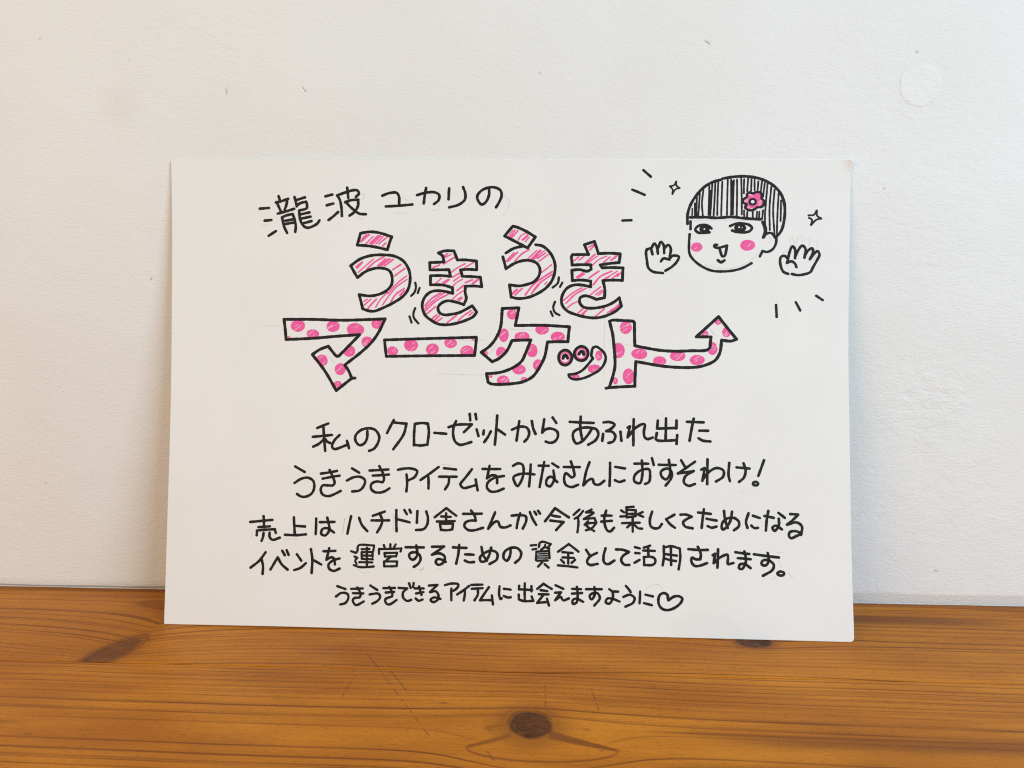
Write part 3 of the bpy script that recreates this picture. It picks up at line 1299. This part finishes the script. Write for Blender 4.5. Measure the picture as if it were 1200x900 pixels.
s 1338,2447 1337,2417/ 1476,2411/ 1471,2429
s 1371,2440 1450,2437/ 1444,2459/ 1376,2462/ 1371,2440
s 1409,2465 1387,2481
s 1370,2491 1451,2490/ 1449,2518/ 1372,2521/ 1370,2491
w 1.69
s 1502,2403 1614,2402
s 1568,2391 1574,2451 1550,2477 1528,2465 1527,2443 1553,2432 1584,2442 1596,2472 1581,2502 1555,2520
s 1665,2397 1739,2394/ 1705,2419 1666,2445/ 1711,2436 1743,2452 1741,2485 1710,2505 1690,2492 1698,2472 1723,2472 1751,2486
s 1795,2398 1877,2400
s 1833,2383 1828,2439 1816,2495
s 1870,2439 1923,2440
s 1869,2476 1895,2486 1926,2483
s 1970,2392 1982,2442 2005,2474
s 2030,2396 2016,2446 1994,2477 1968,2479 1962,2456 1990,2428 2036,2413 2067,2429 2065,2465 2022,2493
s 2149,2402 2147,2438 2127,2472 2107,2456 2112,2420 2149,2395 2191,2396 2214,2423 2206,2457 2178,2483
w 1.47
s 2272,2378 2306,2374
s 2283,2402 2307,2397
s 2322,2387 2327,2361/ 2343,2354 2395,2367/ 2381,2384
s 2361,2373 2357,2385 2336,2402
s 2357,2384 2385,2396
s 2307,2416 2305,2465
s 2307,2414 2385,2409/ 2388,2451
w 0.96
s 2320,2427 2382,2424
s 2317,2440 2382,2437
s 2317,2452 2385,2450
w 1.53
s 2312,2468 2377,2465
s 2344,2475 2318,2503
s 2359,2488 2383,2508
s 2439,2412 2504,2365/ 2564,2409
s 2466,2414 2528,2418
s 2468,2445 2536,2447
s 2502,2418 2502,2481
s 2458,2459 2476,2477
s 2544,2458 2523,2476
s 2439,2493 2558,2503
w 1.69
s 2610,2397 2634,2433
s 2676,2414 2632,2438 2616,2469 2632,2486 2681,2479
s 2728,2386 2716,2434 2720,2469 2741,2480 2782,2457
s 2792,2391 2830,2392 2870,2404/ 2832,2431 2823,2455 2842,2480 2872,2481
w 1.58
s 2906,2375 2936,2382
s 2909,2410 2934,2411
s 2903,2468 2934,2450
s 2998,2364 2960,2377
s 2986,2368 2988,2428
s 2955,2394 3026,2395
s 2960,2433 2962,2480/ 3011,2478 3028,2464 3026,2441 3002,2430 2960,2433
s 3080,2364 3080,2431 3073,2479
s 3083,2373 3125,2365 3177,2378/ 3179,2433 3169,2500
s 3123,2370 3124,2476
s 3082,2412 3158,2420
s 3085,2438 3120,2448 3153,2452
w 1.69
s 3228,2380 3294,2384 3344,2382
s 3285,2365 3302,2406 3299,2439/ 3271,2439 3249,2429 3246,2454 3265,2478 3293,2477 3340,2460
s 3406,2377 3401,2486
s 3374,2413 3388,2404/ 3379,2459/ 3421,2423 3462,2408 3465,2427 3464,2462 3497,2456
s 3510,2392 3592,2401
s 3523,2427 3600,2432
s 3563,2387 3572,2441 3547,2491 3530,2486 3536,2464 3563,2460 3599,2484
s 3620,2402 3768,2418
s 3702,2392 3707,2438 3690,2466 3665,2461 3671,2439 3707,2436 3737,2462 3728,2492 3672,2527
E 3778,2512 19,12
P handwritten_line ink 1.58
s 1084,2647 1134,2663
s 1077,2709 1110,2687 1147,2692 1154,2716 1136,2747 1104,2757
s 1170,2661 1242,2657
s 1181,2687 1246,2687
s 1208,2652 1231,2693 1222,2712/ 1188,2718 1182,2734 1202,2758 1250,2735
s 1288,2638 1332,2664
s 1285,2692 1339,2686 1351,2705 1334,2730 1303,2747
s 1370,2652 1440,2649
s 1385,2678 1437,2673
s 1406,2643 1425,2680 1425,2700/ 1383,2719 1389,2743 1408,2749 1453,2721
s 1464,2648 1517,2650/ 1492,2675 1493,2705 1518,2725 1543,2718
s 1528,2620 1538,2647
s 1556,2617 1553,2641
s 1564,2649 1618,2648
s 1572,2679 1618,2670
s 1590,2637 1606,2687
s 1570,2709 1589,2722 1613,2714
s 1650,2630 1703,2625/ 1658,2669/ 1695,2664 1711,2690 1708,2711 1678,2728 1662,2715 1683,2700 1723,2708
s 1749,2625 1789,2615 1832,2619 1824,2641 1801,2658
s 1789,2644 1790,2714
s 1897,2627 1863,2654 1825,2679
s 1872,2651 1872,2678 1866,2714
s 1911,2620 1979,2617
s 1914,2643 1981,2638
s 1951,2646 1952,2676 1932,2711
s 2019,2632 1966,2710/ 2040,2708
s 2038,2680 2045,2732
s 2084,2625 2082,2673 2091,2701 2099,2695
s 2111,2639 2152,2643
s 2110,2681 2136,2690 2153,2688
s 2204,2619 2203,2640/ 2283,2643
s 2279,2620 2279,2651
s 2238,2604 2239,2704
s 2202,2672 2203,2700/ 2234,2709 2291,2706
s 2281,2681 2291,2706
s 2314,2635 2352,2604/ 2402,2633
s 2335,2642 2376,2647
s 2324,2666 2384,2666
s 2350,2672 2314,2718/ 2374,2711
s 2374,2691 2386,2731
s 2425,2611 2472,2631
s 2423,2655 2459,2652/ 2423,2700/ 2457,2679 2472,2699 2506,2687
s 2526,2630 2581,2631
s 2526,2658 2586,2653
s 2555,2617 2560,2669 2553,2710 2532,2718 2529,2698 2550,2687 2594,2705
s 2611,2630 2705,2628
s 2661,2617 2663,2662 2643,2690 2632,2673 2643,2657 2679,2652 2694,2681 2661,2725
s 2751,2627 2769,2642 2772,2679 2751,2712 2730,2705 2738,2683 2766,2682 2813,2698
s 2769,2640 2805,2640
s 2851,2605 2874,2632 2880,2642
s 2836,2670 2874,2657 2903,2674 2895,2702 2849,2727
s 2937,2636 2933,2705
s 2969,2654 3013,2663
s 2960,2704 3007,2715
P heart ink 1.69
s 3107,2684 3100,2652 3079,2642 3056,2653 3046,2683 3053,2718 3074,2737 3104,2741 3145,2726 3181,2695 3189,2672 3171,2659 3141,2661 3107,2684
s 3105,2682 3102,2664
P pencil_trace pencil 0.45
s 2972,2625 3003,2601 3044,2593 3074,2617
s 535,2325 539,2362
s 741,2371 829,2365
s 631,2399 674,2391
s 1119,2232 1106,2331
s 1119,2237 1108,2326
s 1274,2256 1282,2253
s 1422,2206 1421,2305
s 1205,2544 1243,2563 1283,2560
s 1617,2523 1595,2544
s 1582,2538 1610,2532 1616,2515
s 1699,2525 1719,2535 1739,2524
s 3746,2386 3798,2390
s 3767,2437 3783,2469
s 3716,2552 3749,2535
s 3821,2506 3848,2538
s 1710,1893 1775,1902
s 1817,2005 1823,2023
s 3557,2020 3560,2045
s 2876,1584 2882,1606
s 3074,1570 3071,1592
s 3240,1573 3245,1590
"""

LAYER = {'pink': 0.030, 'streak': 0.050, 'pencil': 0.020, 'ink': 0.080, 'white': 0.115}


class Ink:
    def __init__(self):
        self.v, self.f, self.mi, self.mats, self.count = [], [], [], [], 0

    def slot(self, m):
        if m not in self.mats:
            self.mats.append(m)
        return self.mats.index(m)

    def lift(self, m):
        self.count += 1
        return (LAYER[m] + 0.0004 * (self.count % 40)) * 0.001

    def add(self, pts, faces, m):
        h = self.lift(m)
        b = len(self.v)
        for (x, y) in pts:
            u, v = x / PWID, y / PHEI
            p = Vector(paper_point(u, v)) + paper_normal(u, v) * h
            self.v.append(p)
        s = self.slot(m)
        for f in faces:
            self.f.append(tuple(b + i for i in f))
            self.mi.append(s)

    def polygon(self, pts, m):
        if len(pts) < 3:
            return
        tris = tessellate_polygon([[Vector((x, y, 0)) for x, y in pts]])
        self.add(pts, [tuple(t) for t in tris], m)

    def stroke(self, pts, w, m, closed=False):
        """Round-ended marker line of width w (mm) along the sampled points."""
        P = [Vector((x, y)) for x, y in pts]
        Q = [P[0]]
        for p in P[1:]:
            if (p - Q[-1]).length > 0.05:
                Q.append(p)
        P = Q
        if len(P) < 2:
            return
        n = len(P)
        ph, ph2 = random.uniform(0, 6.28), random.uniform(0, 6.28)
        left, right = [], []
        s = 0.0
        rr = []
        for i in range(n):
            if closed:
                t = P[(i + 1) % n] - P[i - 1]
            else:
                t = P[min(n - 1, i + 1)] - P[max(0, i - 1)]
            if t.length < 1e-6:
                t = Vector((1, 0))
            t.normalize()
            nn = Vector((-t.y, t.x))
            if i:
                s += (P[i] - P[i - 1]).length
            r = 0.5 * w * (1 + 0.06 * math.sin(s * 0.9 + ph) + 0.04 * math.sin(s * 2.3 + ph2))
            rr.append(r)
            left.append(P[i] + nn * r)
            right.append(P[i] - nn * r)
        pts2 = [(p.x, p.y) for p in left] + [(p.x, p.y) for p in right]
        faces = [(i, n + i, n + i + 1, i + 1) for i in range(n - 1)]
        if closed:
            faces.append((n - 1, 2 * n - 1, n, 0))
        else:
            for end, sign_ in ((0, -1), (n - 1, 1)):
                t = (P[1] - P[0]) if end == 0 else (P[-1] - P[-2])
                a0 = math.atan2(t.y, t.x) * 1.0 + (0 if sign_ > 0 else math.pi)
                b = len(pts2)
                r = rr[end]
                k = 8
                for q in range(1, k):
                    a = a0 - math.pi / 2 + math.pi * q / k
                    pts2.append((P[end].x + r * math.cos(a), P[end].y + r * math.sin(a)))
                la, ra = end, n + end
                first, last = (ra, la) if sign_ > 0 else (la, ra)
                faces.append(tuple([first] + list(range(b, b + k - 1)) + [last]))
        self.add(pts2, faces, m)


def spline(ctrl, step=0.55):
    """ctrl: list of ((x, y), corner); centripetal Catmull-Rom between corners. Returns a list of smooth runs."""
    runs, cur = [], []
    for i, (p, c) in enumerate(ctrl):
        cur.append(p)
        if c and 0 < i < len(ctrl) - 1:
            runs.append(cur)
            cur = [p]
    runs.append(cur)
    out = []
    for r in runs:
        if len(r) < 2:
            continue
        if len(r) == 2:
            L = math.dist(r[0], r[1])
            k = max(2, int(L / 1.5))
            # a hand never rules a perfectly straight line
            ox, oy = (r[1][1] - r[0][1]) / max(L, 1e-6), -(r[1][0] - r[0][0]) / max(L, 1e-6)
            amp = random.uniform(-1, 1) * min(0.16, L * 0.010)
            out.append([(r[0][0] + (r[1][0] - r[0][0]) * i / k + ox * amp * math.sin(math.pi * i / k),
                         r[0][1] + (r[1][1] - r[0][1]) * i / k + oy * amp * math.sin(math.pi * i / k)) for i in range(k + 1)])
            continue
        q = [Vector(p) for p in r]
        q = [q[0] * 2 - q[1]] + q + [q[-1] * 2 - q[-2]]
        res = []
        for i in range(1, len(q) - 2):
            p0, p1, p2, p3 = q[i - 1], q[i], q[i + 1], q[i + 2]
            t0 = 0.0
            t1 = t0 + max(1e-4, (p1 - p0).length ** 0.5)
            t2 = t1 + max(1e-4, (p2 - p1).length ** 0.5)
            t3 = t2 + max(1e-4, (p3 - p2).length ** 0.5)
            k = max(2, int((p2 - p1).length / step))
            for j in range(k):
                t = t1 + (t2 - t1) * j / k
                A1 = p0 * ((t1 - t) / (t1 - t0)) + p1 * ((t - t0) / (t1 - t0))
                A2 = p1 * ((t2 - t) / (t2 - t1)) + p2 * ((t - t1) / (t2 - t1))
                A3 = p2 * ((t3 - t) / (t3 - t2)) + p3 * ((t - t2) / (t3 - t2))
                B1 = A1 * ((t2 - t) / (t2 - t0)) + A2 * ((t - t0) / (t2 - t0))
                B2 = A2 * ((t3 - t) / (t3 - t1)) + A3 * ((t - t1) / (t3 - t1))
                Cc = B1 * ((t2 - t) / (t2 - t1)) + B2 * ((t - t1) / (t2 - t1))
                res.append((Cc.x, Cc.y))
        res.append(tuple(r[-1]))
        out.append(res)
    return out


def ellipse(cx, cy, rx, ry, n=30, wob=0.03):
    a, b, c = (random.uniform(0, 6.28) for _ in range(3))
    out = []
    for i in range(n):
        t = 2 * math.pi * i / n
        k = 1 + wob * math.sin(2 * t + a) + wob * 0.7 * math.sin(3 * t + b) + wob * 0.4 * math.sin(5 * t + c)
        out.append((cx + rx * k * math.cos(t), cy + ry * k * math.sin(t)))
    return out


def clip_to(subject, convex):
    """Sutherland-Hodgman: subject (any outline) cut by a convex polygon."""
    area2 = sum(convex[i][0] * convex[(i + 1) % len(convex)][1] - convex[(i + 1) % len(convex)][0] * convex[i][1] for i in range(len(convex)))
    if area2 < 0:
        convex = convex[::-1]
    res = subject
    for i in range(len(convex)):
        a, b = convex[i], convex[(i + 1) % len(convex)]
        inp, res = res, []
        if not inp:
            return []
        def side(p):
            return (b[0] - a[0]) * (p[1] - a[1]) - (b[1] - a[1]) * (p[0] - a[0])
        for j in range(len(inp)):
            p, q = inp[j], inp[(j + 1) % len(inp)]
            sp, sq = side(p), side(q)
            if sp >= 0:
                res.append(p)
            if sp * sq < 0:
                t = sp / (sp - sq)
                res.append((p[0] + (q[0] - p[0]) * t, p[1] + (q[1] - p[1]) * t))
    return res


def parse(tokens):
    out = []
    for t in tokens:
        c = t.endswith('/')
        x, y = t.rstrip('/').split(',')
        out.append(((int(x) / 10, int(y) / 10), c))
    return out


# part words on the sheet that want a label of their own
PART_LABEL = {}


def streaks(ink, cx, cy, rx, ry, clip):
    """Uncoloured slivers left between the strokes of a pink dot."""
    for _ in range(random.choice((1, 2, 2, 3, 3, 4))):
        a = random.uniform(0, 6.28)
        q = random.uniform(0.15, 0.62)
        x, y = cx + rx * q * math.cos(a), cy + ry * q * math.sin(a)
        L = random.uniform(0.18, 0.45) * min(rx, ry) * 1.2
        d = math.radians(random.uniform(-50, -30))
        pts = [(x - L * math.cos(d), y - L * math.sin(d)), (x + L * math.cos(d), y + L * math.sin(d))]
        if clip and not all(inside(p, clip) for p in pts):
            continue
        ink.stroke([pts[0], ((pts[0][0] + pts[1][0]) / 2 + 0.1, (pts[0][1] + pts[1][1]) / 2), pts[1]], random.uniform(0.25, 0.5), 'streak')


def inside(p, poly):
    x, y = p
    r = False
    for i in range(len(poly)):
        (x1, y1), (x2, y2) = poly[i], poly[i - 1]
        if (y1 > y) != (y2 > y) and x < (x2 - x1) * (y - y1) / (y2 - y1) + x1:
            r = not r
    return r


def build_drawing():
    parts = {}
    jobs = []           # (path, Ink, fill Ink, fill name)
    cur = fill = None
    w, mat, clip, poly = 1.5, 'ink', None, None
    fillname = job = None
    for line in DRAWING.strip().splitlines():
        t = line.split()
        c = t[0]
        if c == 's' and job and job['path'] == 'pencil_trace' and cur.v:
            cur, fill = Ink(), Ink()
            job = {'path': 'pencil_trace', 'ink': cur, 'fill': fill, 'fillname': None}
            jobs.append(job)
        if c == 'P':
            cur, fill, fillname, clip = Ink(), Ink(), None, None
            job = {'path': t[1], 'ink': cur, 'fill': fill, 'fillname': None}
            jobs.append(job)
            mat, w = t[2], float(t[3])
        elif c == 'w':
            w = float(t[1])
        elif c == 's':
            for run in spline(parse(t[1:])):
                cur.stroke(run, w, mat)
        elif c == 'b':
            poly = []
        elif c == 'a':
            poly += parse(t[1:])
        elif c == 'e':
            ctrl = poly + [poly[0]]
            clip = []
            for run in spline(ctrl):
                cur.stroke(run, w, 'ink')
                clip += run[:-1]
        elif c == 'h':
            job['fillname'] = 'hatching'
            for run in spline(parse(t[1:])):
                fill.stroke(run, 1.0 * random.uniform(0.85, 1.2), 'pink')
        elif c in 'EVfdkr':
            (cx, cy), (rx, ry) = [tuple(float(q) / 10 for q in s.split(',')) for s in t[1:3]]
            e = ellipse(cx, cy, rx, ry, 30, 0.0 if c == 'k' else 0.02)
            if c == 'E':
                cur.stroke(e, w, 'ink', True)
            elif c == 'V':
                cur.polygon(e, 'white')
            elif c == 'f':
                cur.polygon(e, 'ink')
            elif c == 'd':
                cur.polygon(e, 'pink')
                streaks(cur, cx, cy, rx, ry, None)
            elif c == 'r':
                job['fillname'] = 'polka_dots'
                fill.stroke(e, 1.1, 'pink', True)
            elif c == 'k':
                job['fillname'] = 'polka_dots'
                g = clip_to(clip, ellipse(cx, cy, rx, ry, 26, 0.018))
                fill.polygon(g, 'pink')
                streaks(fill, cx, cy, rx, ry, clip)
        elif c == 'l':
            for run in spline(parse(t[1:])):
                cur.stroke(run, 0.75, 'streak')
        elif c == 'O':
            runs = spline(parse(t[1:]) + parse(t[1:2]))
            cur.polygon(runs[0][:-1], 'pink')
            cur.stroke(runs[0][:-1], w, 'ink', True)
    for job in jobs:
        path = job['path'].split('/')
        parent = sign if len(path) == 1 else parts[path[0]]
        k = job['ink']
        o = part(path[-1], k.v, k.f, [M[m] for m in k.mats], parent, k.mi)
        if parent is not sign:
            o.matrix_parent_inverse = parent.matrix_world.inverted() if False else o.matrix_parent_inverse
        if len(path) == 1:
            parts[path[0]] = o
        if job['fillname']:
            q = job['fill']
            part(job['fillname'], q.v, q.f, [M[m] for m in q.mats], o, q.mi)


build_drawing()
